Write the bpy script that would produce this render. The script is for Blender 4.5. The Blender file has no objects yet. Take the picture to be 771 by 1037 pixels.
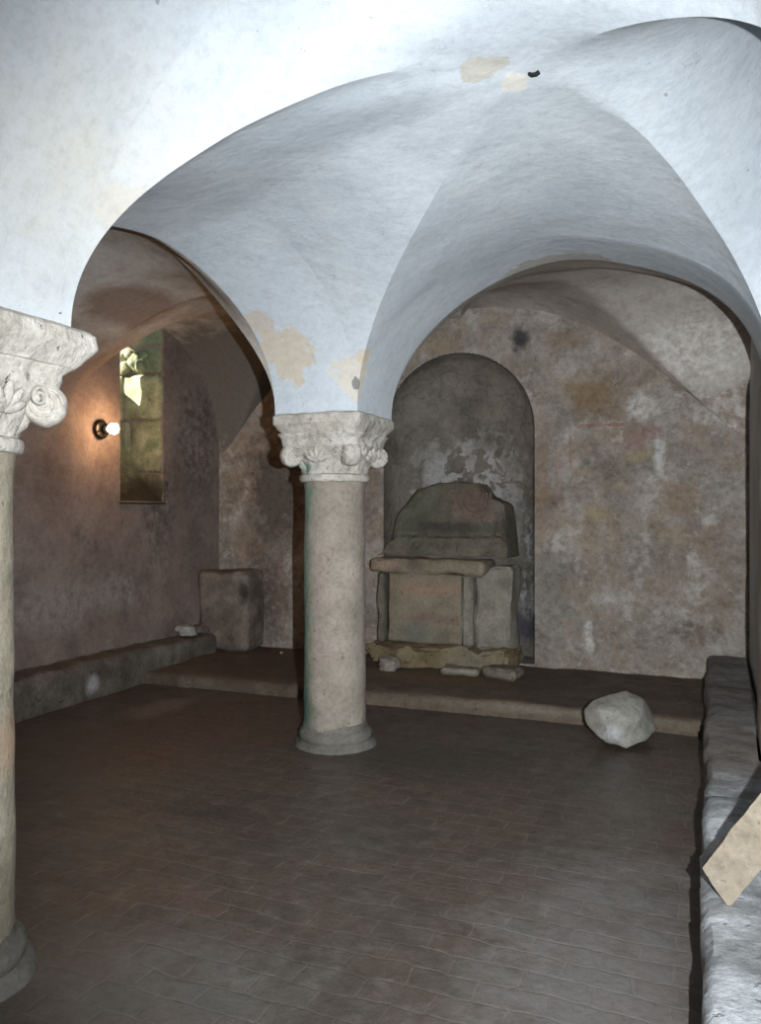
import bpy, bmesh, math, random
import numpy as np
from mathutils import Vector, noise, Matrix
random.seed(7)
C = bpy.context.scene.collection
PI = math.pi
S_, C_ = math.sin(math.radians(22.5)), math.cos(math.radians(22.5))

# ------------------------------------------------------------------ helpers
def lin(c):
    return tuple((v/255/12.92 if v/255 <= .04045 else ((v/255+.055)/1.055)**2.4) for v in c[:3]) + (1,)

def fbm(p, s, o=4):
    return noise.fractal(Vector(p)*s, 1.0, 2.0, o)

def link(name, bm, m, parent=None, smooth=None, loc=(0, 0, 0)):
    me = bpy.data.meshes.new(name)
    bmesh.ops.recalc_face_normals(bm, faces=bm.faces)
    if any(loc):
        bmesh.ops.translate(bm, verts=bm.verts, vec=-Vector(loc))
    bm.to_mesh(me); bm.free()
    if smooth is not None:
        for p in me.polygons: p.use_smooth = True
        if smooth < 180: me.set_sharp_from_angle(angle=math.radians(smooth))
    me.materials.append(m)
    o = bpy.data.objects.new(name, me); C.objects.link(o)
    if parent: o.parent = parent
    elif any(loc): o.location = loc
    return o

def struct(name, bm, m, smooth=None):
    o = link(name, bm, m, None, smooth); o['kind'] = 'structure'; return o

def tag(o, label, cat, group=None):
    o['label'] = label; o['category'] = cat
    if group: o['group'] = group
    return o

def thing(name, label, cat, loc, group=None):
    o = bpy.data.objects.new(name, None); C.objects.link(o); o.location = loc
    o.empty_display_size = .1
    return tag(o, label, cat, group)

def box(bm, x0, x1, y0, y1, z0, z1):
    vs = [bm.verts.new((x, y, z)) for z in (z0, z1) for y in (y0, y1) for x in (x0, x1)]
    for f in ((0, 2, 3, 1), (4, 5, 7, 6), (0, 1, 5, 4), (2, 6, 7, 3), (0, 4, 6, 2), (1, 3, 7, 5)):
        bm.faces.new([vs[i] for i in f])
    return vs

def rough_box(x0, x1, y0, y1, z0, z1, cell=.05, amp=.012, s=3.0, seed=0.0, rnd=.02, o=4):
    """a box cut into small faces, its edges worn round and its faces uneven"""
    bm = bmesh.new()
    n = [max(2, int(round(l/cell))) for l in (x1-x0, y1-y0, z1-z0)]
    lo = (x0, y0, z0); hi = (x1, y1, z1)
    cache = {}
    def V(i, j, k):
        key = (i, j, k)
        if key not in cache:
            p = [lo[a]+(hi[a]-lo[a])*t/n[a] for a, t in enumerate(key)]
            edges = [(-1 if t == 0 else 1 if t == n[a] else 0) for a, t in enumerate(key)]
            if sum(1 for e in edges if e) >= 2:
                for a in range(3): p[a] -= edges[a]*rnd
            q = Vector(p)+Vector((seed, seed*1.7, seed*.6))
            d = Vector((fbm(q, s, o), fbm(q+Vector((9, 3, 1)), s, o), fbm(q+Vector((2, 7, 5)), s, o)))*amp
            cache[key] = bm.verts.new(Vector(p)+d)
        return cache[key]
    for a in range(3):
        b, c = (a+1) % 3, (a+2) % 3
        for side in (0, n[a]):
            for i in range(n[b]):
                for j in range(n[c]):
                    q = []
                    for (di, dj) in ((0, 0), (1, 0), (1, 1), (0, 1)):
                        k = [0, 0, 0]; k[a] = side; k[b] = i+di; k[c] = j+dj
                        q.append(V(*k))
                    bm.faces.new(q)
    return bm

def sheet(P, flip=False, diag=False):
    """grid of points (list of rows) -> bmesh"""
    bm = bmesh.new()
    n, m = len(P), len(P[0])
    V = [[bm.verts.new(p) for p in row] for row in P]
    for i in range(n-1):
        for j in range(m-1):
            a, b, c, d = V[i][j], V[i+1][j], V[i+1][j+1], V[i][j+1]
            if diag and i == j:
                bm.faces.new((a, b, c)); bm.faces.new((a, c, d))
            elif diag and i+j == n-2:
                bm.faces.new((a, b, d)); bm.faces.new((b, c, d))
            else:
                bm.faces.new((a, b, c, d))
    return bm

def join(bm, other):
    me = bpy.data.meshes.new('tmp'); other.to_mesh(me); other.free(); bm.from_mesh(me)
    bpy.data.meshes.remove(me)

def loft(bm, stations, n=96, cx=0, cy=0, amp=0, s=6, seed=0, cap=True, dz=None):
    """stations: (z, half width, squareness)"""
    rows = []
    for (z, a, e) in stations:
        row = []
        for k in range(n):
            t = 2*PI*(k+.5)/n; c, sn = math.cos(t), math.sin(t)
            r = a/((abs(c)**e+abs(sn)**e)**(1/e))
            p = Vector((r*c, r*sn, z))
            if amp:
                f = 1+amp*fbm(p+Vector((seed, seed, seed)), s, 5)/max(r, .01)
                p = Vector((r*c*f, r*sn*f, z))
            row.append(bm.verts.new((p.x+cx, p.y+cy, p.z)))
        rows.append(row)
    for i in range(len(rows)-1):
        for k in range(n):
            bm.faces.new((rows[i][k], rows[i][(k+1) % n], rows[i+1][(k+1) % n], rows[i+1][k]))
    if cap:
        bm.faces.new(rows[0][::-1]); bm.faces.new(rows[-1])

def dense(st, step):
    out = [st[0]]
    for a, b in zip(st, st[1:]):
        k = max(1, int(math.ceil(abs(b[0]-a[0])/step)))
        for i in range(1, k+1):
            t = i/k; out.append(tuple(a[q]+(b[q]-a[q])*t for q in range(3)))
    return out

def ray(px, py, Y=None, Z=None, X=None):
    """world point seen at a photo pixel, on a plane of the room"""
    l = (px-385.5)/806; v = (518.5-py)/806
    d = Vector((C_*l-S_, S_*l+C_, v)); o = Vector((0, 0, 1.5))
    t = Y/d.y if Y is not None else (Z-1.5)/d.z if Z is not None else X/d.x
    return o+d*t

# ------------------------------------------------------------------ materials
class NT:
    def __init__(self, name):
        self.m = bpy.data.materials.new(name); self.m.use_nodes = True
        self.t = self.m.node_tree; self.t.nodes.clear()
        self.out = self.n('ShaderNodeOutputMaterial')
        self.tc = self.n('ShaderNodeTexCoord').outputs['Object']
    def n(self, k, **kw):
        o = self.t.nodes.new(k)
        for a, b in kw.items(): setattr(o, a, b)
        return o
    def set(self, sock, v):
        if isinstance(v, bpy.types.NodeSocket): self.t.links.new(v, sock)
        else: sock.default_value = v
    def math(self, op, a, b=0, clamp=False):
        o = self.n('ShaderNodeMath', operation=op, use_clamp=clamp)
        self.set(o.inputs[0], a); self.set(o.inputs[1], b); return o.outputs[0]
    def vec(self, op, a, b=(0, 0, 0)):
        o = self.n('ShaderNodeVectorMath', operation=op)
        self.set(o.inputs[0], a); self.set(o.inputs[1], b)
        return o.outputs['Value'] if op in ('LENGTH', 'DOT_PRODUCT') else o.outputs[0]
    def noise(self, scale, detail=5, rough=.6, vec=None, color=False, dist=0, offset=(0, 0, 0), stretch=(1, 1, 1)):
        v = vec or self.tc
        if any(offset) or stretch != (1, 1, 1):
            v = self.vec('ADD', self.vec('MULTIPLY', v, stretch), offset)
        o = self.n('ShaderNodeTexNoise')
        self.set(o.inputs['Vector'], v)
        o.inputs['Scale'].default_value = scale; o.inputs['Detail'].default_value = detail
        o.inputs['Roughness'].default_value = rough; o.inputs['Distortion'].default_value = dist
        return o.outputs['Color'] if color else o.outputs[0]
    def ramp(self, f, stops, interp='LINEAR'):
        o = self.n('ShaderNodeValToRGB'); e = o.color_ramp.elements
        o.color_ramp.interpolation = interp
        while len(e) < len(stops): e.new(.5)
        for el, (p, c) in zip(e, stops):
            el.position = p; el.color = lin(c) if len(c) == 3 else c
        self.set(o.inputs[0], f); return o.outputs[0]
    def step(self, f, a, b):
        o = self.n('ShaderNodeMapRange'); o.clamp = True
        self.set(o.inputs[0], f); o.inputs[1].default_value = a; o.inputs[2].default_value = b
        return o.outputs[0]
    def mix(self, f, a, b, mode='MIX'):
        o = self.n('ShaderNodeMix', data_type='RGBA', blend_type=mode)
        self.set(o.inputs[0], f); self.set(o.inputs[6], a); self.set(o.inputs[7], b); return o.outputs[2]
    def patch(self, col, centre, radii, color, strength=1, edge=.5, warp=.5, wscale=6, breakup=0, off=0):
        """a stain, bare spot or painted shade with a ragged outline"""
        if not hasattr(self, 'warp'):
            self.warp = self.vec('SUBTRACT', self.noise(wscale, 6, .72, color=True), (.5, .5, .5))
            self.brk = self.noise(wscale*2.2, 5, .7, offset=(3, 0, 1))
        w = self.warp
        r = Vector(radii)
        p = self.vec('DIVIDE', self.vec('SUBTRACT', self.tc, tuple(centre)), tuple(r))
        p = self.vec('ADD', p, self.vec('MULTIPLY', w, (warp*4,)*3))
        m = self.step(self.vec('LENGTH', p), 1.0, 1.0-edge)
        if breakup:
            m = self.math('MULTIPLY', m, self.step(self.brk, .30+.1*breakup, .50+.1*breakup))
        if strength != 1: m = self.math('MULTIPLY', m, strength)
        c = color if isinstance(color, bpy.types.NodeSocket) else lin(color)
        return self.mix(m, col, c)
    def grit(self, col, scale=30, lo=.62, vec=None):
        n = self.noise(scale, 7, .82, offset=(1.7, 4.1, 2.3))
        g = self.ramp(n, [(.34, (lo, lo, lo, 1)), (.54, (1, 1, 1, 1))])
        return self.mix(1.0, col, g, 'MULTIPLY')
    def bump(self, h, strength=.5, dist=.02):
        o = self.n('ShaderNodeBump'); o.inputs['Strength'].default_value = strength
        o.inputs['Distance'].default_value = dist; self.set(o.inputs['Height'], h); return o.outputs[0]
    def done(self, col, rough=.9, normal=None, spec=.2):
        b = self.n('ShaderNodeBsdfPrincipled')
        self.set(b.inputs['Base Color'], col); self.set(b.inputs['Roughness'], rough)
        b.inputs['Specular IOR Level'].default_value = spec
        if normal is not None: self.set(b.inputs['Normal'], normal)
        self.t.links.new(b.outputs[0], self.out.inputs[0]); return self.m

def plaster_white():
    k = NT('limewash_plaster')
    n1 = k.noise(1.3, 6, .6); n2 = k.noise(7, 6, .65, stretch=(1, 1, 1.6)); n3 = k.noise(45, 4, .7)
    col = k.ramp(n1, [(.3, (172, 178, 184)), (.5, (187, 192, 197)), (.7, (196, 200, 203))])
    col = k.mix(k.math('MULTIPLY', k.step(n2, .48, .75), .4), col, lin((162, 168, 175)))
    col = k.mix(k.math('MULTIPLY', k.step(n3, .60, .8), .25), col, lin((208, 210, 210)))
    # ochre bloom over the near column
    col = k.patch(col, (-1.95, 2.0, 2.65), (.45, .6, .75), (184, 177, 162), .6, .9, .3, 11)
    # bare mortar where the limewash has fallen off
    for c, r, cc, s in PATCH_VAULT:
        col = k.patch(col, c, r, cc, s, .16, .5, 11, 0)
    # hairline cracks and flecks
    v = k.n('ShaderNodeTexVoronoi'); v.feature = 'DISTANCE_TO_EDGE'; v.inputs['Scale'].default_value = 2.2
    k.set(v.inputs['Vector'], k.vec('ADD', k.tc, k.vec('MULTIPLY', k.noise(5, 5, .7, color=True), (.35,)*3)))
    crack = k.math('MULTIPLY', k.step(v.outputs['Distance'], .008, .002), k.step(k.noise(2.6, 3, .5, offset=(4, 1, 2)), .58, .66))
    col = k.mix(k.math('MULTIPLY', crack, .5), col, lin((140, 136, 130)))
    fl = k.step(k.noise(24, 2, .5, offset=(3, 3, 3)), .755, .775)
    col = k.mix(k.math('MULTIPLY', fl, .6), col, lin((120, 114, 108)))
    h = k.math('ADD', k.math('MULTIPLY', k.noise(9, 6, .6, stretch=(1, 1, 1.4)), 1.0), k.math('MULTIPLY', n3, .12))
    col = k.grit(col, 26, .86)
    return k.done(col, .92, k.bump(h, .35, .02))

def plaster_old(name='brownish_plaster'):
    """vaults of the left aisle and the back bay: old brownish limewash"""
    k = NT(name)
    n1 = k.noise(1.1, 6, .62); n2 = k.noise(6, 6, .65); n3 = k.noise(40, 4, .7)
    col = k.ramp(n1, [(.3, (150, 142, 134)), (.5, (174, 166, 158)), (.7, (188, 181, 174))])
    col = k.mix(k.math('MULTIPLY', k.step(n2, .5, .72), .45), col, lin((128, 112, 100)))
    for c, r, cc, s, bk in PATCH_OLD:
        col = k.patch(col, c, r, cc, s, .35, .2, 6, bk)
    col = k.grit(col, 24, .78)
    h = k.math('ADD', n2, k.math('MULTIPLY', n3, .2))
    return k.done(col, .93, k.bump(h, .5, .02))

def wall_fresco():
    """back wall: many layers of plaster, remains of painting, damp"""
    k = NT('fresco_remains_plaster')
    n1 = k.noise(2.2, 9, .72); n2 = k.noise(6.5, 8, .74, dist=.4); n3 = k.noise(30, 5, .7)
    col = k.ramp(n1, [(.28, (106, 98, 91)), (.42, (131, 122, 113)), (.55, (151, 143, 135)), (.70, (170, 164, 157))])
    col = k.mix(k.math('MULTIPLY', k.step(k.noise(3.1, 8, .75, offset=(5, 2, 8)), .48, .62), .55), col, lin((138, 117, 94)))
    col = k.mix(k.math('MULTIPLY', k.step(k.noise(4.4, 8, .75, offset=(1, 7, 3)), .52, .68), .6), col, lin((88, 80, 73)))
    isl = k.step(k.noise(4.2, 9, .74, offset=(8, 1, 4)), .54, .64)
    col = k.mix(k.math('MULTIPLY', isl, .7), col, lin((182, 176, 168)))
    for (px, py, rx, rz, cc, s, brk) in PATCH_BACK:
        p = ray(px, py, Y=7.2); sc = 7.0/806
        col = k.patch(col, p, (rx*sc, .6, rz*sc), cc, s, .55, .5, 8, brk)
    # painted red border of a lost panel
    w = k.vec('SUBTRACT', k.noise(9, 4, .6, color=True), (.5, .5, .5))
    for (xa, ya, xb, yb, t, s) in ((580, 430, 645, 431, 2.0, .75), (579, 430, 577, 478, 1.8, .5), (648, 430, 672, 446, 2.2, .55), (572, 446, 560, 520, 3.0, .25)):
        a = ray(xa, ya, Y=7.2); b = ray(xb, yb, Y=7.2); c = (a+b)/2
        hx = max(abs(a.x-b.x)/2, t*.0085); hz = max(abs(a.z-b.z)/2, t*.0085)
        p = k.vec('ADD', k.vec('DIVIDE', k.vec('SUBTRACT', k.tc, tuple(c)), (hx, 1, hz)), k.vec('MULTIPLY', w, (.5, 0, .5)))
        ab = k.vec('ABSOLUTE', p); sp = k.n('ShaderNodeSeparateXYZ'); k.set(sp.inputs[0], ab)
        mx = k.math('MAXIMUM', sp.outputs[0], sp.outputs[2])
        m = k.math('MULTIPLY', k.step(mx, 1.0, .7), k.step(n2, .36, .5))
        col = k.mix(k.math('MULTIPLY', m, s), col, lin((140, 100, 92)))
    col = k.mix(k.math('MULTIPLY', k.step(n3, .58, .75), .35), col, lin((92, 82, 74)))
    col = k.grit(col, 22, .6)
    h = k.math('ADD', k.math('ADD', n2, k.math('MULTIPLY', n3, .35)), k.math('MULTIPLY', isl, .3))
    return k.done(col, .92, k.bump(h, .7, .02))

def wall_dark():
    """left wall: damp brown-red render"""
    k = NT('damp_brown_render')
    n1 = k.noise(1.6, 7, .66); n2 = k.noise(8, 6, .7); n3 = k.noise(40, 4, .7)
    col = k.ramp(n1, [(.28, (100, 86, 79)), (.5, (128, 113, 105)), (.72, (146, 131, 123))])
    col = k.mix(k.math('MULTIPLY', k.step(k.noise(3, 6, .7, offset=(2, 5, 1)), .55, .7), .5), col, lin((82, 74, 70)))
    col = k.mix(k.math('MULTIPLY', k.step(n2, .62, .74), .35), col, lin((150, 142, 134)))
    for c, r, cc, s in PATCH_LEFT:
        col = k.patch(col, c, r, cc, s, .6, .4, 7, .9)
    col = k.grit(col, 24, .7)
    h = k.math('ADD', n2, k.math('MULTIPLY', n3, .35))
    return k.done(col, .93, k.bump(h, .7, .02))

def niche_mat():
    k = NT('flaking_niche_plaster')
    n1 = k.noise(3.0, 7, .66); n2 = k.noise(8, 6, .7); n3 = k.noise(34, 4, .7)
    col = k.ramp(n1, [(.3, (92, 86, 78)), (.5, (116, 109, 100)), (.7, (132, 124, 114))])
    zone = k.patch(lin((0, 0, 0)), (-2.2, 7.6, 1.75), (.75, .9, .62), (255, 255, 255), 1, .6, .5, 4)
    pat = k.step(k.noise(5.5, 6, .62, offset=(2, 2, 6), dist=.5), .475, .515)
    col = k.mix(k.math('MULTIPLY', k.math('MULTIPLY', pat, zone), .75), col, lin((176, 174, 172)))
    zone2 = k.patch(lin((0, 0, 0)), (-1.6, 7.5, .9), (.3, .6, .6), (255, 255, 255), 1, .5, .5, 4)
    col = k.mix(k.math('MULTIPLY', k.math('MULTIPLY', k.step(k.noise(9, 6, .7), .5, .56), zone2), .8), col, lin((168, 168, 170)))
    col = k.patch(col, (-1.62, 7.5, .4), (.25, .5, .2), (62, 62, 80), .7, .6, .5, 6)
    col = k.grit(col, 24, .7)
    h = k.math('ADD', k.math('MULTIPLY', pat, .5), k.math('ADD', n2, k.math('MULTIPLY', n3, .3)))
    return k.done(col, .92, k.bump(h, .7, .02))

def stone(name, stops, scale=4, stains_shades=(), bump=.6, pits=.5, rough=.88, stretch=(1, 1, 1), bscale=14, grit=.68):
    k = NT(name)
    n1 = k.noise(scale, 7, .65, stretch=stretch); n2 = k.noise(bscale, 6, .68, stretch=stretch); n3 = k.noise(70, 3, .7)
    col = k.ramp(n1, [(p, c) for p, c in zip((.28, .5, .7), stops)])
    pit = k.step(k.noise(22, 3, .6, offset=(4, 4, 1)), .66, .74)
    col = k.mix(k.math('MULTIPLY', pit, pits), col, lin(tuple(v*.6 for v in stops[0])))
    col = k.mix(k.math('MULTIPLY', k.step(n2, .55, .75), .3), col, lin(tuple(min(255, v*1.1) for v in stops[2])))
    for i, (c, r, cc, s) in enumerate(stains_shades):
        col = k.patch(col, c, r, cc, s, .7, .25, 6, 0)
    col = k.grit(col, 34, grit)
    h = k.math('SUBTRACT', k.math('ADD', n2, k.math('MULTIPLY', n3, .2)), k.math('MULTIPLY', pit, .6))
    return k.done(col, rough, k.bump(h, bump, .02))

def floor_mat():
    k = NT('worn_brick_floor')
    w = k.vec('MULTIPLY', k.vec('SUBTRACT', k.noise(4, 3, .6, color=True), (.5, .5, .5)), (.07, .07, 0))
    v = k.vec('ADD', k.tc, w)
    b = k.n('ShaderNodeTexBrick'); k.set(b.inputs['Vector'], v)
    b.offset = .5; b.inputs['Scale'].default_value = 1.0
    b.inputs['Brick Width'].default_value = .225; b.inputs['Row Height'].default_value = .112
    b.inputs['Mortar Size'].default_value = .006; b.inputs['Mortar Smooth'].default_value = .4
    b.inputs['Color1'].default_value = lin((88, 68, 58)); b.inputs['Color2'].default_value = lin((70, 60, 53))
    b.inputs['Mortar'].default_value = lin((104, 92, 82))
    n1 = k.noise(1.1, 6, .6); n2 = k.noise(9, 6, .7); n3 = k.noise(3.2, 6, .7, offset=(3, 1, 0))
    col = b.outputs['Color']
    dirt = k.ramp(n2, [(.3, (60, 55, 50)), (.55, (77, 71, 65)), (.75, (98, 93, 87))])
    col = k.mix(k.step(n1, .35, .68), col, dirt)
    col = k.mix(.4, col, dirt)
    col = k.mix(k.math('MULTIPLY', k.step(n3, .52, .7), .5), col, lin((62, 55, 48)))
    # grey mortar skim in the foreground and along the bench, reddish left half
    for c, r, cc, s in (((-.35, 2.6, 0), (.55, 1.4, 1), (112, 110, 108), .55), ((-1.6, 2.0, 0), (.7, .5, 1), (96, 95, 92), .6),
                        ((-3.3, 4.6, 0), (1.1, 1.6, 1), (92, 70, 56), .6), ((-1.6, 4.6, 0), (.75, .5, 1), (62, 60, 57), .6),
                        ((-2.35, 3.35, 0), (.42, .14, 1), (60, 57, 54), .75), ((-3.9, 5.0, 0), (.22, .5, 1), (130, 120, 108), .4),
                        ((-.4, 4.4, 0), (.35, .8, 1), (100, 96, 90), .35)):
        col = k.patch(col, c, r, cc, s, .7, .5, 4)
    col = k.grit(col, 20, .72)
    h = k.math('ADD', k.math('MULTIPLY', b.outputs['Fac'], -.12), k.math('MULTIPLY', n2, .8))
    return k.done(col, k.ramp(n3, [(.3, (150, 150, 150)), (.7, (200, 200, 200))]), k.bump(h, .6, .015), .3)

def emit(name, col, s):
    k = NT(name); e = k.n('ShaderNodeEmission'); e.inputs[0].default_value = col; e.inputs[1].default_value = s
    k.t.links.new(e.outputs[0], k.out.inputs[0]); return k.m

def metal(name, c, r=.5, m=.8):
    k = NT(name); col = k.ramp(k.noise(30, 4, .7), [(.35, tuple(v*.6 for v in c)), (.7, c)])
    b = k.n('ShaderNodeBsdfPrincipled'); k.set(b.inputs['Base Color'], col)
    b.inputs['Metallic'].default_value = m; b.inputs['Roughness'].default_value = r
    k.t.links.new(b.outputs[0], k.out.inputs[0]); return k.m

# ------------------------------------------------------------------ vault shape
Z0, EXP = 2.135, 1.72
PB1 = dict(x0=-1.97, xf=.29, xn=.374, y0=2.12, y1=4.39, yn=2.205, dx=.251, dy=-.50, hc=.905, hl=.80, hf=.88, hr=1.2, hn=1.2, k=1.9, e2=.95, x0n=-2.03)
def bay(u, v, x0, xf, xn, y0, y1, yn, dx, dy, hc, hl, hf, hr, hn, k, sk=0, e2=None, x0n=None):
    if x0n is not None: x0 = x0+(x0n-x0)*(1-v)/2
    x1 = xf+(xn-xf)*(1-v)/2
    X = (x0+x1)/2+u*(x1-x0)/2+sk*(1-u*u)
    Y = (y0+y1)/2+v*(y1-y0)/2+(yn-y0)*(1-v)/2*(1+u)/2
    b = (1-u*u)*(1-v*v)
    X += dx*b; Y += dy*b
    m = min(abs(u), abs(v)); r = max(abs(u), abs(v))
    wu = u**4/(u**4+v**4+1e-9)
    hb = wu*(hl if u < 0 else hr)+(1-wu)*(hn if v < 0 else hf)
    q = min(r**k, 1); w = q*q*(3-2*q)
    if e2 and u < 0: w = wu*r**e2+(1-wu)*w
    return X, Y, Z0+(hc+(hb-hc)*w)*math.sqrt(max(0, 1-m**EXP))

def bay_mesh(P, N=84):
    t = [math.sin(PI/2*(2*i/N-1)) for i in range(N+1)]
    rows = []
    for u in t:
        row = []
        for v in t:
            X, Y, Z = bay(u, v, **P)
            f = (1-u*u)*(1-v*v); f = min(1, f*6)
            Z += .010*f*fbm((X, Y, Z), 1.6, 3)
            row.append((X, Y, Z))
        rows.append(row)
    return sheet(rows, diag=True)

def edge_pts(P, side, N=84):
    t = [math.sin(PI/2*(2*i/N-1)) for i in range(N+1)]
    if side == 'f': return [bay(u, 1, **P) for u in t]
    if side == 'n': return [bay(u, -1, **P) for u in t]
    if side == 'l': return [bay(-1, v, **P) for v in t]
    return [bay(1, v, **P) for v in t]

def strip(pts, x=None, y=None, n=6, h=1.0):
    rows = []
    for i in range(n+1):
        f = i/n
        rows.append([((p[0] if x is None else p[0]+(x-p[0])*f), (p[1] if y is None else p[1]+(y-p[1])*f), Z0+(p[2]-Z0)*(1+(h-1)*f)) for p in pts])
    return sheet(rows)

def vault_point(px, py, P=PB1):
    best = None
    for i in range(121):
        for j in range(121):
            u = math.sin(PI/2*(i/60-1)); v = math.sin(PI/2*(j/60-1))
            X, Y, Z = bay(u, v, **P)
            d = -X*S_+Y*C_; l = X*C_+Y*S_
            if d < .5: continue
            e = (385.5+806*l/d-px)**2+(518.5-806*(Z-1.5)/d-py)**2
            if best is None or e < best[0]: best = (e, (X, Y, Z))
    return best[1]

PATCH_VAULT = [
    (ray(291, 352, Y=4.27), (.19, .16, .27), (186, 175, 158), .95),
    ((-2.48, 4.1, 2.62), (.12, .14, .08), (186, 170, 152), .7),
    ((-.9, 4.92, 3.03), (.45, .14, .07), (160, 146, 128), .6),
    (vault_point(290, 390), (.16, .09, .14), (200, 190, 174), .8),
    (vault_point(349, 388), (.03, .03, .05), (120, 118, 118), .9),
    (vault_point(370, 362), (.05, .05, .09), (198, 182, 162), .8),
    (vault_point(492, 69), (.085, .06, .06), (176, 172, 162), .95),
    (vault_point(520, 83), (.05, .06, .06), (206, 200, 188), .85),
    (vault_point(150, 232), (.3, .12, .08), (186, 176, 164), .5),
]
PATCH_OLD = [((-4.75, 4.6, 2.35), (.8, 1.1, .85), (118, 104, 96), .95, 0), ((-4.3, 6.7, 2.6), (1.4, 1.1, 1.0), (96, 92, 87), .95, 0), ((-3.0, 6.6, 3.2), (1.2, 1.1, .6), (104, 100, 94), .85, 0), ((.2, 7.0, 2.2), (.9, 1.6, .55), (128, 116, 103), .9, .8), ((-3.9, 4.7, 3.0), (.35, .5, .25), (120, 96, 82), .7, 0),  # darker low on the left side and in the far left corner
             ((-3.3, 5.4, 3.1), (.4, .5, .3), (98, 104, 90), .6, 0), ((-1.4, 5.6, 3.2), (.6, .4, .3), (150, 134, 116), .5, 0),
             ((-.1, 6.6, 2.75), (.6, .9, .4), (206, 202, 196), .9, 1.0), ((.15, 6.2, 2.5), (.35, .9, .35), (204, 200, 194), .9, 1.0)]
W_ = (186, 181, 174)
PATCH_BACK = [  # px, py, rx, rz, colour, strength, breakup
    (526, 343, 14, 17, (62, 60, 62), .95, 0), (500, 322, 24, 5, (150, 138, 120), .6, 0), (445, 350, 26, 16, (150, 132, 110), .7, 0),
    (600, 400, 34, 26, (122, 96, 66), .6, 0), (575, 345, 30, 12, (132, 112, 88), .5, .4), (690, 385, 12, 16, (112, 92, 66), .75, 0),
    (650, 412, 18, 20, W_, .95, .3), (668, 456, 7, 30, (190, 188, 186), .9, .2), (715, 350, 46, 34, W_, .85, .6), (728, 420, 20, 12, W_, .8, .5),
    (690, 505, 22, 22, (122, 96, 70), .5, 0), (640, 446, 18, 14, (156, 124, 115), .5, .2), (646, 462, 16, 9, (158, 142, 110), .55, 0),
    (600, 460, 16, 20, (104, 98, 94), .7, .5), (603, 520, 18, 10, (158, 138, 100), .5, .3), (630, 492, 14, 10, (160, 148, 124), .5, .4),
    (655, 510, 7, 22, (168, 160, 152), .7, 0), (597, 645, 6, 18, (196, 192, 188), .9, .2), (612, 605, 14, 8, (176, 172, 166), .8, .5),
    (702, 570, 8, 22, (186, 180, 174), .8, .4), (560, 600, 30, 46, (118, 114, 106), .6, 0), (640, 640, 40, 30, (108, 98, 88), .5, .3),
    (585, 600, 60, 8, (140, 128, 112), .4, .5), (735, 560, 20, 60, (112, 100, 90), .5, .4), (548, 480, 8, 90, (138, 112, 92), .5, .3),
    (650, 575, 60, 30, (120, 108, 96), .5, .5), (565, 392, 16, 10, (160, 148, 130), .6, .5), (700, 640, 40, 18, (104, 92, 80), .6, .3),
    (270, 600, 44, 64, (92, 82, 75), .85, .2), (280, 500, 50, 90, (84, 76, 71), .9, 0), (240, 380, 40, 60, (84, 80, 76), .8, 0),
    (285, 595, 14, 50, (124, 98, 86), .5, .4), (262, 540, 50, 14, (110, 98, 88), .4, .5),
]
PATCH_LEFT = [((-4.85, 4.9, .75), (.3, .55, .28), (146, 140, 134), .75), ((-4.85, 4.2, .75), (.3, .3, .3), (136, 128, 120), .6), ((-4.85, 5.6, .8), (.3, .4, .22), (150, 146, 140), .7),
              ((-4.85, 6.2, 1.5), (.3, .35, .5), (72, 70, 66), .8), ((-4.85, 6.8, 2.2), (.3, .5, .9), (74, 72, 70), .75), ((-4.85, 6.9, 1.0), (.3, .4, .5), (104, 94, 86), .6)]

M_white = plaster_white()
M_old = plaster_old()
M_fresco = wall_fresco()
M_dark = wall_dark()
M_niche = niche_mat()
M_floor = floor_mat()
GREEN = (92, 116, 100)
M_shaft = stone('limestone_shaft', [(118, 110, 98), (138, 129, 117), (152, 143, 132)], 5,
                [((-.14, -.16, .22), (.11, .12, .38), (56, 88, 72), .95), ((-.15, -.15, .85), (.095, .11, .8), (96, 122, 106), .85), ((-.14, -.16, 1.58), (.10, .11, .2), (98, 130, 112), .8),
                 ((0, -.2, .1), (.3, .15, .22), (120, 114, 106), .5), ((.02, -.2, .62), (.14, .1, .2), (140, 122, 116), .4), ((.0, -.2, 1.1), (.07, .1, .3), (148, 130, 122), .4)])
M_shaft2 = stone('limestone_shaft_pale', [(124, 117, 102), (143, 135, 118), (156, 149, 134)], 5,
                 [((.1, .15, .2), (.3, .3, .25), (120, 112, 96), .6), ((.15, .1, .75), (.1, .2, .14), (176, 138, 112), .5)])
M_cap = stone('limestone_capital', [(152, 145, 135), (176, 169, 159), (194, 188, 180)], 6,
              [((-.11, -.2, 1.775), (.10, .12, .05), (120, 142, 124), .8), ((.05, -.25, 2.05), (.3, .1, .05), (196, 184, 166), .5)], bump=.9)
M_base = stone('limestone_base', [(82, 79, 73), (100, 96, 89), (112, 108, 101)], 6, [((-.24, -.05, .08), (.14, .2, .1), (64, 88, 72), .8)])
M_benchr = stone('whitewashed_masonry', [(90, 88, 86), (130, 131, 131), (166, 169, 171)], 4.5,
                 [((.1, 4.6, .3), (.4, .9, .3), (110, 100, 92), .85), ((.1, 5.9, .3), (.4, 1.0, .4), (92, 84, 78), .85), ((.1, 6.9, .4), (.4, .5, .4), (88, 80, 74), .8),
                  ((.02, 3.3, .33), (.1, .3, .1), (214, 216, 218), .6), ((.06, 1.9, .33), (.12, .5, .1), (196, 200, 204), .6)], bump=.6, stretch=(1, 1.7, 1), bscale=9, grit=.6)
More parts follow.
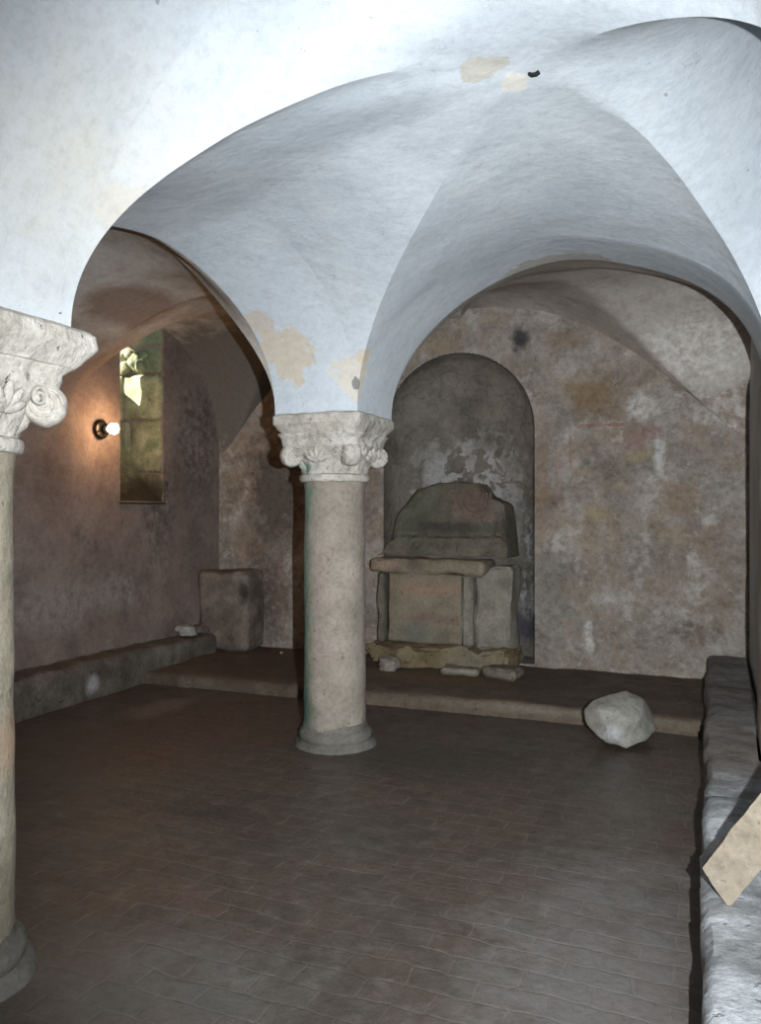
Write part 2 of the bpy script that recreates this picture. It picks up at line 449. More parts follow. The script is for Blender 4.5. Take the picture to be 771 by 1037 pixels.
M_benchl = stone('earthy_masonry', [(72, 64, 58), (92, 84, 76), (116, 108, 99)], 5,
                 [((-4.56, 5.0, .12), (.1, .09, .1), (168, 166, 164), .9), ((-4.6, 6.0, .22), (.2, .5, .08), (124, 116, 106), .5)], bump=1)
M_step = stone('earthen_step', [(72, 62, 52), (88, 77, 66), (104, 93, 80)], 4,
               [((-1.2, 5.75, .08), (1.3, .08, .06), (124, 114, 102), .6), ((-2.1, 6.4, .1), (.8, .3, .2), (112, 92, 66), .5), ((-3.6, 6.0, .1), (.9, .6, .1), (78, 62, 50), .5)], bump=.8)
M_rock = stone('pale_boulder', [(118, 115, 108), (142, 138, 130), (158, 154, 146)], 5, [((-.02, -.2, .12), (.1, .12, .1), (200, 202, 206), .5), ((-.2, -.1, .1), (.1, .2, .14), (124, 124, 120), .5)])
M_slab = stone('buff_stone', [(102, 93, 80), (120, 110, 96), (134, 125, 112)], 6, [], stretch=(1, 1, 1))
M_altar = stone('altar_painted_stone', [(104, 95, 82), (128, 117, 101), (142, 131, 115)], 5,
                [((-.2, -.1, .70), (.5, .3, .13), (146, 122, 102), .6), ((-.1, -.1, .42), (.4, .3, .07), (118, 96, 90), .6), ((-.3, -.1, .28), (.35, .3, .12), (100, 104, 94), .7), ((-.55, -.2, .92), (.2, .3, .1), (146, 122, 108), .7), ((-.25, -.2, .92), (.14, .3, .06), (92, 84, 74), .7)], bump=.8)
M_altar2 = stone('altar_grey_stone', [(108, 102, 92), (132, 126, 114), (148, 141, 130)], 6, [], bump=.8)
M_plinth = stone('ochre_rubble', [(92, 80, 60), (118, 104, 80), (136, 124, 100)], 5, [((.3, -.3, .1), (.3, .3, .2), (120, 114, 102), .7)], bump=1)
M_mound = stone('green_stained_masonry', [(80, 75, 66), (104, 97, 86), (122, 114, 102)], 5,
                [((.28, -.1, .55), (.26, .3, .22), (118, 92, 82), .7), ((-.3, -.1, .4), (.4, .4, .5), (80, 86, 72), .6), ((.05, -.2, .3), (.6, .4, .08), (62, 58, 52), .7)], bump=.9)
M_drape = stone('red_painted_stone', [(88, 78, 68), (106, 90, 80), (116, 102, 91)], 14, [], bump=.6)
M_block = stone('rubble_masonry', [(82, 73, 66), (110, 99, 90), (132, 122, 111)], 4.5, [((-4.30, 6.8, .68), (.11, .3, .11), (52, 48, 44), .9), ((-4.33, 6.8, .83), (.12, .3, .05), (124, 122, 120), .6)], bump=1)  # dark spot paints shade into the broken hollow
M_pebble = stone('pale_rubble', [(128, 124, 118), (150, 146, 140), (170, 166, 160)], 12)
M_jamb = stone('mossy_blocks', [(104, 110, 84), (140, 142, 112), (172, 172, 142)], 5, [((-4.9, 5.95, 1.60), (.5, 1.2, .3), (34, 29, 24), .97), ((-5.1, 6.2, 1.55), (.7, .9, .55), (62, 54, 42), .95), ((-4.95, 6.2, 3.1), (.25, .3, .4), (96, 120, 96), .7)], bump=1)  # the two dark patches paint shade into the sill and lower reveal
M_iron = metal('dark_iron', (46, 42, 40), .6, .6)
M_socket = metal('lamp_fitting_metal', (70, 60, 52), .35, .8)
M_bulb = emit('glowing_bulb', (1, .72, .42, 1), 60)

# ------------------------------------------------------------------ vaults
PB1L = dict(x0=-4.85, xf=-2.54, xn=-2.54, y0=2.12, y1=4.39, yn=2.12, dx=0, dy=0, hc=1.15, hl=.9, hf=.97, hr=.726, hn=.97, k=1.7, sk=.25)
PB0L = dict(PB1L, y0=-.71, y1=1.56, yn=-.71)

bm = bay_mesh(PB1)
join(bm, strip(edge_pts(PB1, 'f'), y=4.95, h=.912/.88))
join(bm, strip(edge_pts(PB1, 'l'), x=-2.54, h=.726/.80))
# towards the viewer the cell runs on smoothly into a plain barrel
t_ = [math.sin(PI/2*(2*i/84-1)) for i in range(85)]
rows = []
for u in t_:
    a = bay(u, -1, **PB1); b = bay(u, -.97, **PB1)
    sl = (b[2]-a[2])/max(1e-4, b[1]-a[1]); sl = max(-.6, min(.6, sl))
    row = []
    for i in range(25):
        f = i/24; D = a[1]-1.0
        y = a[1]-D*f
        row.append((a[0], y, a[2]-sl*D*(f-f*f/2)*1.0 if abs(u) < .999 else a[2]))
    row.append((a[0], -.75, row[-1][2])); rows.append(row)
join(bm, sheet(rows))
box(bm, -2.54, -2.03, -.75, 1.56, 2.12, 3.2)
for yc in (1.84, 4.67):
    box(bm, -2.54, -2.03 if yc < 3 else -1.97, yc-.28, yc+.28, 2.10, 2.16)
bmesh.ops.remove_doubles(bm, verts=bm.verts, dist=.0005)
struct('ceiling', bm, M_white, 24)

bm = bay_mesh(PB1L, 60)
join(bm, strip(edge_pts(PB1L, 'f', 60), y=4.95))
join(bm, strip(edge_pts(PB1L, 'n', 60), y=1.56))
join(bm, bay_mesh(PB0L, 36))
struct('ceiling_aisle', bm, M_old, 24)

nr = edge_pts(PB1, 'f', 200); nl = edge_pts(PB1L, 'f', 200)
near_x = np.array([p[0] for p in nl]+[p[0] for p in nr]); near_z = np.array([p[2] for p in nl]+[Z0+(p[2]-Z0)*.912/.88 for p in nr])
far_pts = [(-4.95, 2.0), (-4.85, 2.05), (-4.72, 2.2), (-4.45, 2.54), (-4.0, 2.98), (-3.3, 3.3), (-2.6, 3.41), (-1.85, 3.40), (-1.4, 3.32), (-.96, 3.13), (-.55, 2.84), (-.22, 2.55), (.1, 2.25), (.30, 2.05), (.4, 2.0)]
fx = np.array([p[0] for p in far_pts]); fz = np.array([p[1] for p in far_pts])
gx = np.linspace(-5, .5, 400); gz = np.interp(gx, fx, fz)
ker = np.exp(-np.linspace(-2, 2, 21)**2); ker /= ker.sum()
gz = np.convolve(np.pad(gz, 10, mode='edge'), ker, 'valid')
xs = sorted(set([-4.85+2.31*(math.sin(PI/2*(i/40-1))+1)/2 for i in range(81)]+[-2.54+.57*i/8 for i in range(9)]+[-1.97+2.27*(math.sin(PI/2*(i/50-1))+1)/2 for i in range(101)]))
rows = []
for x in xs:
    row = []
    zn = float(np.interp(x, near_x, near_z)); zf = float(np.interp(x, gx, gz))
    for j in range(101):
        v = math.sin(PI/2*(j/50-1)); y = 4.95+2.25*(v+1)/2
        A = 2.1+1.17*math.sqrt(max(0, 1-v*v))
        t = (v+1)/2; t = t*t*(3-2*t)
        B = zn+(zf-zn)*t+.16*(1-v*v)*min(1, max(0, (zn-2.1)/.5))
        # soft maximum keeps the arris worn
        z = max(A, B) if abs(A-B) > .05 else (A+B)/2+math.sqrt((A-B)**2+.0006)/2
        if j == 0: z = zn
        z += .008*fbm((x, y, z), 2.0, 3)*min(1, (1-v*v)*5)
        row.append((x, y+(.03 if j == 100 else 0), z))
    rows.append(row)
struct('ceiling_far', sheet(rows), M_old, 180)

# ------------------------------------------------------------------ walls, floor
bm = bmesh.new(); box(bm, -6.2, .9, -1.2, 8.3, 3.75, 3.95); struct('sky_blocker', bm, M_dark)  # unseen slab added above the vaults to keep sky light out
bm = rough_box(-5.0, .7, -.9, 7.4, -.2, 0, cell=.14, amp=.008, s=1.2, rnd=0)
struct('floor', bm, M_floor, 60)

# back wall with the arched opening of the niche
NX, NR, NZ, NB = -2.21, .74, 2.26, .12
bm = bmesh.new()
outer = [(-5.0, 0), (.6, 0), (.6, 3.9), (-5.0, 3.9)]
inner = [(NX+NR, NB)]+[(NX+NR*math.cos(PI*i/48), NZ+NR*math.sin(PI*i/48)) for i in range(49)]+[(NX-NR, NB)]
def loop(pts, y):
    vs = [bm.verts.new((x, y, z)) for x, z in pts]
    return [bm.edges.new((vs[i], vs[(i+1) % len(vs)])) for i in range(len(vs))]
ed = loop(outer, 7.2)+loop(inner, 7.2)
bmesh.ops.triangle_fill(bm, edges=ed, use_beauty=True, use_dissolve=False)
# depth of the wall outward
box(bm, -5.0, NX-NR-.02, 7.25, 7.4, 0, 3.9); box(bm, NX+NR+.02, .6, 7.25, 7.4, 0, 3.9)
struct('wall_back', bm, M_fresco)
# apse of the niche
bm = bmesh.new(); rows = []
DEP = .55
zs = [(NB-.05+(NZ-NB+.05)*i/24, 1.0) for i in range(25)]+[(NZ+NR*math.sin(PI/2*i/20), math.cos(PI/2*i/20)) for i in range(1, 21)]
for z, f in zs:
    row = []
    for i in range(49):
        a = PI*i/48
        x = NX+NR*max(f, .002)*math.cos(a); y = 7.2+DEP*max(f, .002)*math.sin(a)**.7
        e = .012*fbm((x, y, z), 3, 4)*math.sin(a)
        row.append((x, y+e, z))
    rows.append(row)
join(bm, sheet(rows))
vs = [bm.verts.new((x, y, NB)) for x, y in ((NX-NR, 7.19), (NX+NR, 7.19), (NX+NR, 7.8), (NX-NR, 7.8))]; bm.faces.new(vs)
struct('niche', bm, M_niche, 60)

# left wall with the deep window opening
WY0, WY1, WS, WT = 5.655, 6.26, 1.60, 3.42
bm = bmesh.new()
box(bm, -5.75, -4.85, -1.0, WY0, 0, 3.9); box(bm, -5.75, -4.85, WY1, 7.5, 0, 3.9)
box(bm, -5.75, -4.85, WY0, WY1, 0, WS); box(bm, -5.75, -4.85, WY0, WY1, WT+.1, 3.9)
struct('wall_left', bm, M_dark)
# right wall follows the slant of the bay
bm = bmesh.new()
pl = [(.374, -1.0), (.374, 2.205), (.30, 4.39), (.30, 7.3)]
for (xa, ya), (xb, yb) in zip(pl, pl[1:]):
    n = max(1, int((yb-ya)/.2)); 
    for i in range(n):
        p, q = i/n, (i+1)/n
        f = [bm.verts.new((xa+(xb-xa)*s, ya+(yb-ya)*s, z)) for s, z in ((p, 0), (q, 0), (q, 3.9), (p, 3.9))]; bm.faces.new(f)
box(bm, .52, .7, -1.0, 7.3, 0, 3.9)
struct('wall_right', bm, M_white)
bm = rough_box(.245, .42, 4.39, 4.95, .2, 2.2, cell=.06, amp=.008, s=2.5, rnd=.01)
struct('trim_1', bm, M_old, 60)
bm = bmesh.new(); box(bm, -5.0, .7, -1.0, -.71, 0, 3.9); struct('wall_front', bm, M_dark)

# window reveal: rough courses of stone seen through the opening
bm = bmesh.new()
for (za, zb, prj, sd) in ((1.5, 1.87, .02, 1), (1.87, 2.39, .03, 2), (2.39, 2.84, .055, 3), (2.84, 3.10, .02, 4), (3.10, 3.5, .03, 5)):
    cuts = [-5.75, -5.30-.07*math.sin(sd*2.1), -4.86]
    for xa, xb in zip(cuts, cuts[1:]):
        join(bm, rough_box(xa+.004, xb-.004, WY1-prj, WY1+.1, za+.004, zb-.004, cell=.035, amp=.022, s=5, seed=sd+xa, rnd=.012))
# lumps of broken stone on the third course
for (x, z, r) in ((-5.28, 2.90, .07), (-5.17, 2.95, .085), (-5.08, 2.90, .06), (-5.22, 3.03, .06), (-5.33, 3.0, .05), (-5.05, 3.02, .045), (-5.38, 2.9, .05)):
    b2 = bmesh.new(); bmesh.ops.create_icosphere(b2, subdivisions=3, radius=r)
    for v in b2.verts:
        v.co *= 1+.5*fbm(v.co+Vector((x*9, z*5, 0)), 9, 3)
        v.co = Vector((v.co.x+x, v.co.y*.9+WY1-.03, v.co.z+z))
    join(bm, b2)
# sloping sill
sl = [[(-4.83, y, WS-.03), (-5.1, y, WS+.25), (-5.42, y, WS+.75), (-5.74, y, WS+1.37)] for y in (WY0-.02, WY1+.02)]
join(bm, sheet(sl))
struct('window_1', bm, M_jamb, 45)

# raised step across the far bay
bm = bmesh.new(); rows = []
yf = lambda x: 5.70+.05*(x+2)/2.5+.02*fbm((x, 0, 0), 3, 4)
N = 150
for i in range(N+1):
    x = -4.75+(5.0)*i/N
    y0 = yf(x); zt = .10+.012*fbm((x, 1, 0), 2.5, 4)
    row = [(x, y0+.008*fbm((x, 0, 1), 9, 3), -.02), (x, y0+.012*fbm((x, 3, 1), 9, 3)-.005, zt*.6), (x, y0+.02+.008*fbm((x, 5, 1), 12, 3), zt-.012), (x, y0+.05, zt)]
    for q in range(1, 13):
        y = y0+.05+(7.22-y0-.05)*q/12
        row.append((x, y, .10+.01*fbm((x, y, 0), 2.5, 4)))
    rows.append(row)
join(bm, sheet(rows))
struct('floor_step', bm, M_step, 50)

# ------------------------------------------------------------------ benches
def bench(name, xa, xb, ya, yb, z1, m, label, front, zfun, seed):
    """masonry bench: front edge irregular, top uneven. front=-1 edge at xa, +1 edge at xb"""
    bm = bmesh.new(); rows = []
    n = int((yb-ya)/.04)
    for i in range(n+1):
        y = ya+(yb-ya)*i/n
        zt = zfun(y)+.010*fbm((seed, y, 0), 4, 4)
        xe = (xa if front < 0 else xb)+.022*fbm((seed, y, 2), 2.6, 5)
        xw = xb if front < 0 else xa
        if callable(xw): xw = xw(y)
        s = -front
        row = [(xe+s*.01, y, -.02), (xe+.010*fbm((1+seed, y, .3), 9, 3), y, zt*.33), (xe+.014*fbm((2+seed, y, .3), 9, 3), y, zt*.66), (xe+.012*fbm((3+seed, y, 0), 11, 3), y, zt-.035), (xe+s*.022, y, zt-.006)]
        for q in range(1, 9):
            x = xe+s*.022+(xw-xe-s*.022)*q/8
            row.append((x, y, zt+.014*fbm((x, y, seed), 6, 5)))
        row.append((xw, y, -.02))
        rows.append(row)
    join(bm, sheet(rows))
    bm.faces.ensure_lookup_table()
    for e in ([v for v in bm.verts if abs(v.co.y-ya) < 1e-5], [v for v in bm.verts if abs(v.co.y-yb) < 1e-5]):
        try: bm.faces.new(e)
        except Exception: pass
    o = link(name, bm, m, None, 50); return tag(o, label, 'bench')
rwall = lambda y: (.335 if y < 2.205 else .335-.065*(y-2.205)/2.15 if y < 4.36 else .225 if y < 4.98 else .27)
def zr(y):
    z = .30+.012*math.sin(y*1.3)
    if y > 3.72: z -= .025
    if y > 6.2: z += .04*(y-6.2)
    return z
bench('masonry_bench', -.02, rwall, -.6, 7.15, .3, M_benchr, 'low whitewashed masonry bench along the right wall, rough broken edge', -1, zr, 3.3)
bench('masonry_bench', -4.84, -4.56, -.6, 6.71, .3, M_benchl, 'low dark earthy bench along the left wall under the lamp', 1, lambda y: .30-.012*max(0, y-5.6), 7.7)

# masonry block in the far left corner
bm = rough_box(-4.81, -4.25, 6.77, 7.15, .105, .90, cell=.035, amp=.028, s=3.5, seed=2, rnd=.02)
for v in bm.verts:      # broken hollow at its upper right
    d = (v.co-Vector((-4.33, 6.74, .70))).length
    if d < .15: v.co.y += (.15-d)*.6
tag(link('masonry_block', bm, M_block, None, 60), 'square rubble block filling the far left corner beyond the bench', 'block')

# ------------------------------------------------------------------ columns
def spiral(r, turns, n=60):
    return [(r*(1-.78*i/n)*math.cos(2*PI*turns*i/n), r*(1-.78*i/n)*math.sin(2*PI*turns*i/n)) for i in range(n+1)]

def tube_pts(bm, pts, r, n=6):
    rings = []
    for i, p in enumerate(pts):
        p = Vector(p); a = Vector(pts[max(0, i-1)]); b = Vector(pts[min(len(pts)-1, i+1)])
        t = (b-a).normalized(); u = t.orthogonal().normalized() if i == 0 else (u-t*u.dot(t)).normalized(); w = t.cross(u)
        rings.append([bm.verts.new(p+(u*math.cos(2*PI*k/n)+w*math.sin(2*PI*k/n))*r) for k in range(n)])
    for a, b in zip(rings, rings[1:]):
        for k in range(n): bm.faces.new((a[k], a[(k+1) % n], b[(k+1) % n], b[k]))
    bm.faces.new(rings[0][::-1]); bm.faces.new(rings[-1])

def column(loc, label, ms, ab, seed):
    t = thing('stone_column', label, 'column', loc, None)
    bm = bmesh.new()
    loft(bm, dense([(-.01, .272, 2), (.008, .268, 2), (.025, .255, 2), (.034, .236, 2), (.042, .228, 2), (.055, .237, 2), (.075, .240, 2), (.092, .236, 2), (.106, .222, 2), (.114, .210, 2), (.13, .208, 2), (.15, .203, 2)], .015), 96, amp=.010, s=5, seed=seed)
    link('base', bm, M_base, t, 50)
    bm = bmesh.new()
    st = [(.12, .203, 2), (.18, .2005, 2), (.9, .1985, 2), (1.62, .196, 2), (1.69, .203, 2), (1.70, .203, 2)]
    loft(bm, dense(st, .04), 96, amp=.006, s=4, seed=seed+2)
    link('shaft', bm, ms, t, 60)
    bm = bmesh.new()
    loft(bm, [(1.69, .205, 2), (1.693, .222, 2), (1.704, .229, 2), (1.72, .230, 2), (1.735, .226, 2), (1.742, .21, 2)], 96, amp=.007, s=9, seed=seed+4)
    link('necking', bm, M_cap, t, 50)
    bm = bmesh.new()
    st = [(1.735, .208, 2), (1.78, .214, 2), (1.82, .224, 2.1), (1.86, .236, 2.4), (1.885, .246, 3.2), (1.90, .252, 4), (1.912, .262, 8), (1.955, .264, 10), (1.962, .268, 10), (1.985, .282, 12), (1.992, .284, 12)]
    loft(bm, dense(st, .008), 200, amp=.013, s=13, seed=seed+6)
    cp = link('capital', bm, M_cap, t, 50)
    # corner volutes: discs standing in the diagonal planes, with a rolled spiral
    for k in range(4):
        a = PI/4+k*PI/2; d = Vector((math.cos(a), math.sin(a), 0)); s = Vector((-d.y, d.x, 0)); up = Vector((0, 0, 1))
        bm = bmesh.new(); c = d*.292+up*1.858
        rows = []; prof = [(-.052, .0), (-.052, .04), (-.048, .060), (-.036, .069), (-.015, .073), (.015, .073), (.036, .069), (.048, .060), (.052, .04), (.052, .0)]
        rows = [[bm.verts.new(c+s*w+(d*math.cos(2*PI*i/32)+up*math.sin(2*PI*i/32))*max(r, .002)*(1+.05*fbm(c+Vector((i*.3, w*20, seed)), 1.3, 3))) for i in range(32)] for w, r in prof]
        for ra, rb in zip(rows, rows[1:]):
            for i in range(32): bm.faces.new((ra[i], ra[(i+1) % 32], rb[(i+1) % 32], rb[i]))
        for sg in (-1, 1):
            tube_pts(bm, [c+s*sg*(.050)+d*x+up*z for x, z in spiral(.056, 2)], .006)
        # stalk joining the volute to the bell
        rr = [c+d*(-.03)+up*.03, d*.26+up*1.80, d*.225+up*1.76]
        tube_pts(bm, [rr[0], (rr[0]+rr[1])/2-d*.03, d*.215+up*1.80, d*.17+up*1.765], .03, 10)
        link('volute', bm, M_cap, t, 45)
        # carved leaf in the middle of each face
        b = a+PI/4; f = Vector((math.cos(b), math.sin(b), 0)); g = Vector((-f.y, f.x, 0))
        bm = bmesh.new()
        for q, (ang, ln) in enumerate(((-1.15, .085), (-.6, .095), (0, .10), (.6, .095), (1.15, .085))):
            b2 = bmesh.new(); bmesh.ops.create_uvsphere(b2, u_segments=12, v_segments=8, radius=1)
            for v in b2.verts:
                p = v.co; lx, lz, ly = p.x*.019, p.z*ln*.5+ln*.5, p.y*.016
                x = lx*math.cos(ang)+lz*math.sin(ang); z = -lx*math.sin(ang)+lz*math.cos(ang)
                v.co = f*(.248+ly)+g*x+up*(1.815+z*.95)+f*(.03*z/.1)
            join(bm, b2)
        for sg in (-1, 1):
            tube_pts(bm, [f*.262+g*sg*(.13+x)+up*(1.875+z) for x, z in spiral(.034, 1.6, 30)], .008)
        link('carved_leaf', bm, M_cap, t, 60)
    bm = bmesh.new()
    st = [(1.985, ab-.045, 14), (2.0, ab-.035, 16), (2.035, ab-.012, 18), (2.05, ab-.002, 20), (2.058, ab, 22), (2.10, ab, 22), (2.112, ab-.012, 20), (2.12, ab-.03, 18)]
    loft(bm, dense(st, .008), 240, amp=.010, s=10, seed=seed+8)
    link('abacus', bm, M_cap, t, 40)
    return t
column((-2.255, 4.67, 0), 'stone column in the middle, green stained shaft, carved capital with corner scrolls', M_shaft, .305, 1.1)
column((-2.28, 1.84, 0), 'nearer stone column cut by the left edge, pale scroll capital', M_shaft2, .335, 6.3)

# ------------------------------------------------------------------ altar in the niche
AX, AY = -2.22, 7.0
al = thing('stone_altar', 'ruined stone altar with a projecting top slab standing in the arched niche', 'altar', (AX, AY, .10))
L0 = (AX, AY, .10)
def part(name, bm, m, par=al, loc=L0, sm=50): return link(name, bm, m, par, sm, loc)
part('altar_top', rough_box(-2.93, -1.83, 6.80, 7.28, .935, 1.065, cell=.03, amp=.02, s=4, seed=1, rnd=.015), M_altar)
part('front_panel', rough_box(-2.80, -2.07, 6.93, 7.26, .28, .94, cell=.03, amp=.016, s=4, seed=2, rnd=.01), M_altar)
part('corner_pilaster', rough_box(-2.075, -1.97, 6.90, 7.26, .27, .94, cell=.025, amp=.014, s=5, seed=3, rnd=.015), M_altar2)
part('side_block', rough_box(-1.97, -1.63, 6.96, 7.35, .25, 1.0, cell=.03, amp=.03, s=4, seed=4, rnd=.02), M_altar2)
part('side_block', rough_box(-2.935, -2.86, 6.98, 7.2, .25, .93, cell=.03, amp=.016, s=5, seed=14, rnd=.01), M_mound)
part('plinth', rough_box(-2.92, -1.60, 6.70, 7.3, .11, .28, cell=.03, amp=.06, s=4.5, seed=5, rnd=.03, o=6), M_plinth)

# broken mass behind the slab, with painted drapery
ml = thing('masonry_mound', 'broken green-stained masonry mound on the altar slab, red folded drapery at right', 'ruin', (-2.3, 7.28, 1.05))
ML = (-2.3, 7.28, 1.05)
outl = [(384, 567), (391, 552), (399, 537), (402, 521), (410, 510), (420, 496), (440, 489), (462, 487), (479, 489), (490, 502), (509, 511), (513, 530), (514, 550), (516, 568)]
op = [ray(x, y, Y=7.2) for x, y in outl]
ox = np.array([p.x for p in op]); oz = np.array([p.z for p in op])
bm = bmesh.new()
N, K = 60, 26
front, back = [], []
for i in range(N+1):
    x = ox[0]+(ox[-1]-ox[0])*i/N; top = max(float(np.interp(x, ox, oz)), 1.08)+.012*fbm((x, 0, 4), 14, 3)
    fr, bk = [], []
    for k in range(K+1):
        z = 1.088+(top-1.088)*k/K
        y = 7.12+.10*min(1, (z-1.05)/.18)
        if z > 1.27: y = 7.17+.06*(z-1.27)/.4
        if 1.37 < z < 1.40: y -= .02
        y += .045*fbm((x, z, 1), 4.5, 7)
        e = (k/K)**8*.05; fr.append((x, y+e, z)); bk.append((x, max(y+e+.03, 7.2+DEP*max(0, 1-((x-NX)/NR)**2)**.35-.03), z))
    front.append(fr); back.append(bk)
join(bm, sheet(front)); join(bm, sheet(back))
join(bm, sheet([[f[-1] for f in front], [b[-1] for b in back]]))
join(bm, sheet([[f[0] for f in front], [b[0] for b in back]]))
join(bm, sheet([front[0], back[0]])); join(bm, sheet([front[-1], back[-1]]))
bmesh.ops.remove_doubles(bm, verts=bm.verts, dist=.0005)
link('rubble_core', bm, M_mound, ml, 60, ML)
bm = bmesh.new()
for q in range(4):
    rx, ry = 6+3.6*q, 6+7*q; pts = []
    for i in range(19):
        t = PI*(1-i/18)*1.06-.1
        p = ray(480+rx*math.cos(t), 499+ry*math.sin(t)-2.0*math.cos(t)*-1, Y=7.2)
        pts.append((p.x, 7.195+.05*(p.z-1.5)-.006, p.z))
    tube_pts(bm, pts, .013, 8)
o = link('carved_drapery', bm, M_drape, ml, 60, ML); o['label'] = 'red painted folds'

def rubble(name, label, cat, c, r, seed, m, group=None, sub=3):
    bm = bmesh.new(); bmesh.ops.create_icosphere(bm, subdivisions=sub, radius=1)
    for v in bm.verts:
        f = 1+.35*fbm(v.co*1.0+Vector((seed, seed*2, 0)), 1.1, 4)
        p = Vector(v.co); mx = max(abs(p.x), abs(p.y), abs(p.z)); p = p.lerp(p/mx*.8, .5)*f
        v.co = Vector((p.x*r[0], p.y*r[1], max(-.75, p.z)*r[2]))
    zmin = min(v.co.z for v in bm.verts)
    bmesh.ops.translate(bm, verts=bm.verts, vec=(0, 0, -zmin))
    o = link(name, bm, m, None, 40); o.location = c; return tag(o, label, cat, group)
# flat broken slabs lying in front of the altar
b = rough_box(-.17, .17, -.11, .11, 0, .055, cell=.025, amp=.014, s=7, seed=8, rnd=.012)
o = link('stone_slab', b, M_altar2, None, 50); o.location = (-1.99, 6.62, .105); o.rotation_euler = (0, .06, .12); tag(o, 'pale flat broken slab on the step at the foot of the altar', 'stone')
b = rough_box(-.16, .16, -.10, .10, 0, .09, cell=.025, amp=.016, s=7, seed=9, rnd=.014)
o = link('stone_slab', b, M_mound, None, 50); o.location = (-1.62, 6.60, .105); o.rotation_euler = (0, 0, -.2); tag(o, 'dark thick stone slab on the step at the right foot of the altar', 'stone')
rubble('rubble_stone', 'small dark stone on the step left of the altar beside the column', 'stone', (-2.62, 6.52, .105), (.10, .08, .07), 4, M_altar2)

# small stones on the left bench by the corner block
rubble('rubble_stone', 'pale stone lying at the far end of the left bench', 'stone', (-4.70, 6.42, .305), (.11, .09, .06), 1.7, M_pebble)
rubble('rubble_stone', 'darker flat stone on the left bench against the corner block', 'stone', (-4.67, 6.585, .303), (.09, .06, .05), 5.2, M_benchl)
rubble('rubble_stone', 'tiny pale chip on the step near the back wall left of the column', 'stone', tuple(ray(285, 662, Z=.105)), (.018, .018, .014), 2.2, M_pebble, sub=2)

# ------------------------------------------------------------------ boulder
def boulder():
    d0 = 4.98
    def P(px, py, dd):     # point at a given distance along the view, built where it stands
        l = (px-385.5)/806; v = (518.5-py)/806; d = d0+dd
        return Vector((d*(C_*l-S_), d*(S_*l+C_), 1.5+v*d))
    pts = [P(591, 727, .10), (P(594, 741, .06)), P(601, 717, .12), P(633, 707.5, .16), P(652, 716, .18), P(661, 733, .2), P(665.5, 747, .14), P(657, 755, .04), P(634, 761, -.01), P(612, 756.5, 0), P(598, 746, .05),
           P(606, 727, -.06), P(611, 740, -.1), P(620, 754, -.07), P(645, 742, -.06), P(651, 733, .0), P(640, 716, .05), P(625, 731, -.1),
           P(600, 728, .32), P(625, 716, .4), P(655, 728, .38), P(655, 745, .3), P(625, 752, .35), P(605, 742, .3)]
    z = min(p.z for p in pts); c = Vector((sum(p.x for p in pts)/len(pts), sum(p.y for p in pts)/len(pts), 0))
    bm = bmesh.new()
    for p in pts: bm.verts.new(p-c)
    r = bmesh.ops.convex_hull(bm, input=bm.verts)
    bmesh.ops.delete(bm, geom=[v for v in bm.verts if not v.link_faces], context='VERTS')
    bmesh.ops.bevel(bm, geom=list(bm.edges), offset=.010, segments=2, profile=.5, affect='EDGES', clamp_overlap=True)
    bmesh.ops.triangulate(bm, faces=bm.faces)
    for _ in range(2): bmesh.ops.subdivide_edges(bm, edges=[e for e in bm.edges if e.calc_length() > .03], cuts=1, use_grid_fill=True)
    bm.normal_update()
    for v in bm.verts: v.co += v.normal*.008*fbm(v.co, 7, 4)
    z = min(v.co.z for v in bm.verts)
    for v in bm.verts:
        v.co.z = (v.co.z-z)
        if v.co.z < .11: v.co.z = .11-(.11-v.co.z)*1.6
        v.co.z = max(v.co.z, -.015)+.012
    o = link('boulder', bm, M_rock, None, 20); o.location = c
    tag(o, 'large pale grey boulder lying on the floor against the step', 'rock')
boulder()

# ------------------------------------------------------------------ slab leaning on the right bench
A = Vector((-.03, 2.665, .385)); B = Vector((.062, 2.64, .305)); U = Vector((.545, .0, .838)); W = (B-A); T = Vector((.08, 1, -.2)).normalized()*.06
bm = rough_box(0, 1, 0, 1, 0, 1, cell=.06, amp=0, rnd=0)
for v in bm.verts:
    p = A+W*v.co.x+U*(.56*v.co.y)+T*v.co.z
    if v.co.y == 0: p += U*.012*(1-2*v.co.x)
    v.co = p+Vector((fbm(p, 14, 4), fbm(p+Vector((3, 1, 0)), 14, 4), fbm(p+Vector((0, 4, 2)), 14, 4)))*.005
o = link('stone_slab', bm, M_slab, None, 40, (.1, 2.75, .31)); tag(o, 'buff stone slab leaning up from the right bench against the wall', 'stone')

# ------------------------------------------------------------------ lamp on the left wall
LY, LZ = 5.40, 2.21
lamp = thing('wall_lamp', 'small lit round lamp with a bare glowing bulb on the left wall by the window', 'lamp', (-4.85, LY, LZ))
def lathe_x(prof, n=28):
    bm = bmesh.new(); rows = [[bm.verts.new((x, r*math.cos(2*PI*i/n), r*math.sin(2*PI*i/n))) for i in range(n)] for x, r in prof]
    for a, b in zip(rows, rows[1:]):
        for i in range(n): bm.faces.new((a[i], a[(i+1) % n], b[(i+1) % n], b[i]))
    bm.faces.new(rows[0][::-1]); bm.faces.new(rows[-1]); return bm
link('back_plate', lathe_x([(-.01, .085), (.02, .085), (.032, .075), (.036, .05)]), M_socket, lamp, 40)
link('bulb_socket', lathe_x([(.03, .034), (.075, .034), (.08, .028), (.095, .026)]), M_iron, lamp, 40)
link('bulb', lathe_x([(.09, .02), (.105, .03), (.125, .043), (.15, .048), (.172, .041), (.186, .025), (.192, .006)]), M_bulb, lamp, 60)
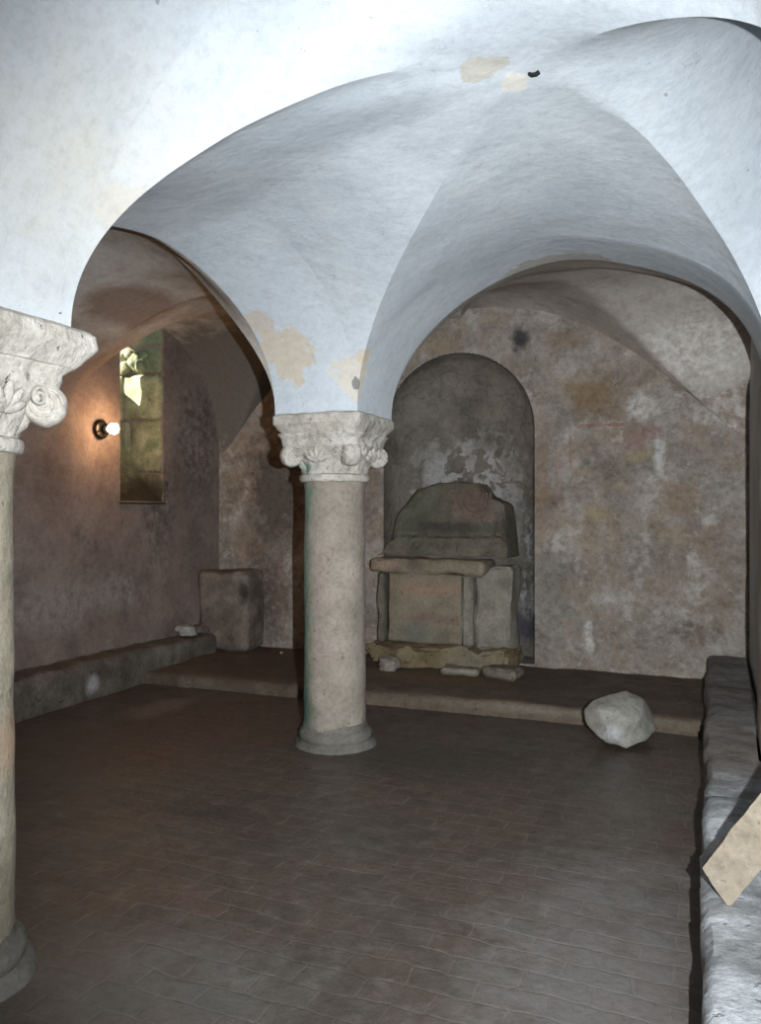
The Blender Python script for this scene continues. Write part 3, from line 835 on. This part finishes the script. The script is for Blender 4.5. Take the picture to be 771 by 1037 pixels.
for a in range(4):
    t = a*PI/2+.4
    b2 = bmesh.new(); bmesh.ops.create_icosphere(b2, subdivisions=2, radius=.012)
    for v in b2.verts: v.co += Vector((.034, .06*math.cos(t), .06*math.sin(t)))
    link('screw', b2, M_socket, lamp, 60)

# iron stub in the crown of the vault
cx, cy, cz = bay(0, 0, **PB1)
bm = bmesh.new()
tube_pts(bm, [(cx-.004, cy, cz+.03), (cx, cy, cz-.006), (cx+.008, cy-.003, cz-.013), (cx+.024, cy-.008, cz-.016), (cx+.034, cy-.012, cz-.012)], .008, 10)
tag(link('iron_hook', bm, M_iron, None, 60), 'short dark iron hook stub at the crown of the near vault', 'hook')

# ------------------------------------------------------------------ camera
cam = bpy.data.cameras.new('camera'); co = bpy.data.objects.new('camera', cam); C.objects.link(co)
co.location = (0, 0, 1.5); co.rotation_euler = (PI/2, 0, math.radians(22.5))
cam.sensor_fit = 'VERTICAL'; cam.sensor_height = 36; cam.lens = 36*806/1037; cam.clip_start = .05
bpy.context.scene.camera = co

# ------------------------------------------------------------------ light
def lamp_obj(name, kind, loc, energy, col, **kw):
    l = bpy.data.lights.new(name, kind); l.energy = energy; l.color = col
    for a, b in kw.items(): setattr(l, a, b)
    o = bpy.data.objects.new(name, l); o.location = loc; C.objects.link(o); return o
# the camera's flash, beside the lens
fl = lamp_obj('flash', 'SPOT', (.19, .08, 1.52), 1400, (.90, .96, 1.0), spot_size=math.radians(99), spot_blend=1.0, shadow_soft_size=.012)
fl.rotation_euler = (Vector((-S_+.07, C_+.03, -.01))).to_track_quat('-Z', 'Y').to_euler()
lamp_obj('bulb_light', 'POINT', (-4.60, LY, LZ), 11, (1, .50, .20), shadow_soft_size=.04)
lamp_obj('warm_fill_light', 'POINT', (-1.0, -.3, 2.5), 6, (1, .55, .28), shadow_soft_size=.1)  # added warm fill behind the viewer, no fixture, lifts the shadows
sun = lamp_obj('sun', 'SUN', (-7, 5, 6), 26, (1, .97, .86), angle=math.radians(.6))
sun.rotation_euler = Vector((1, .8, -.68)).to_track_quat('-Z', 'Y').to_euler()
w = bpy.data.worlds.new('sky'); bpy.context.scene.world = w; w.use_nodes = True
w.node_tree.nodes['Background'].inputs[0].default_value = (.75, .88, 1, 1); w.node_tree.nodes['Background'].inputs[1].default_value = 2.5

vs = bpy.context.scene.view_settings
vs.view_transform = 'Standard'; vs.look = 'None'; vs.exposure = 0; vs.gamma = 1; vs.use_curve_mapping = False
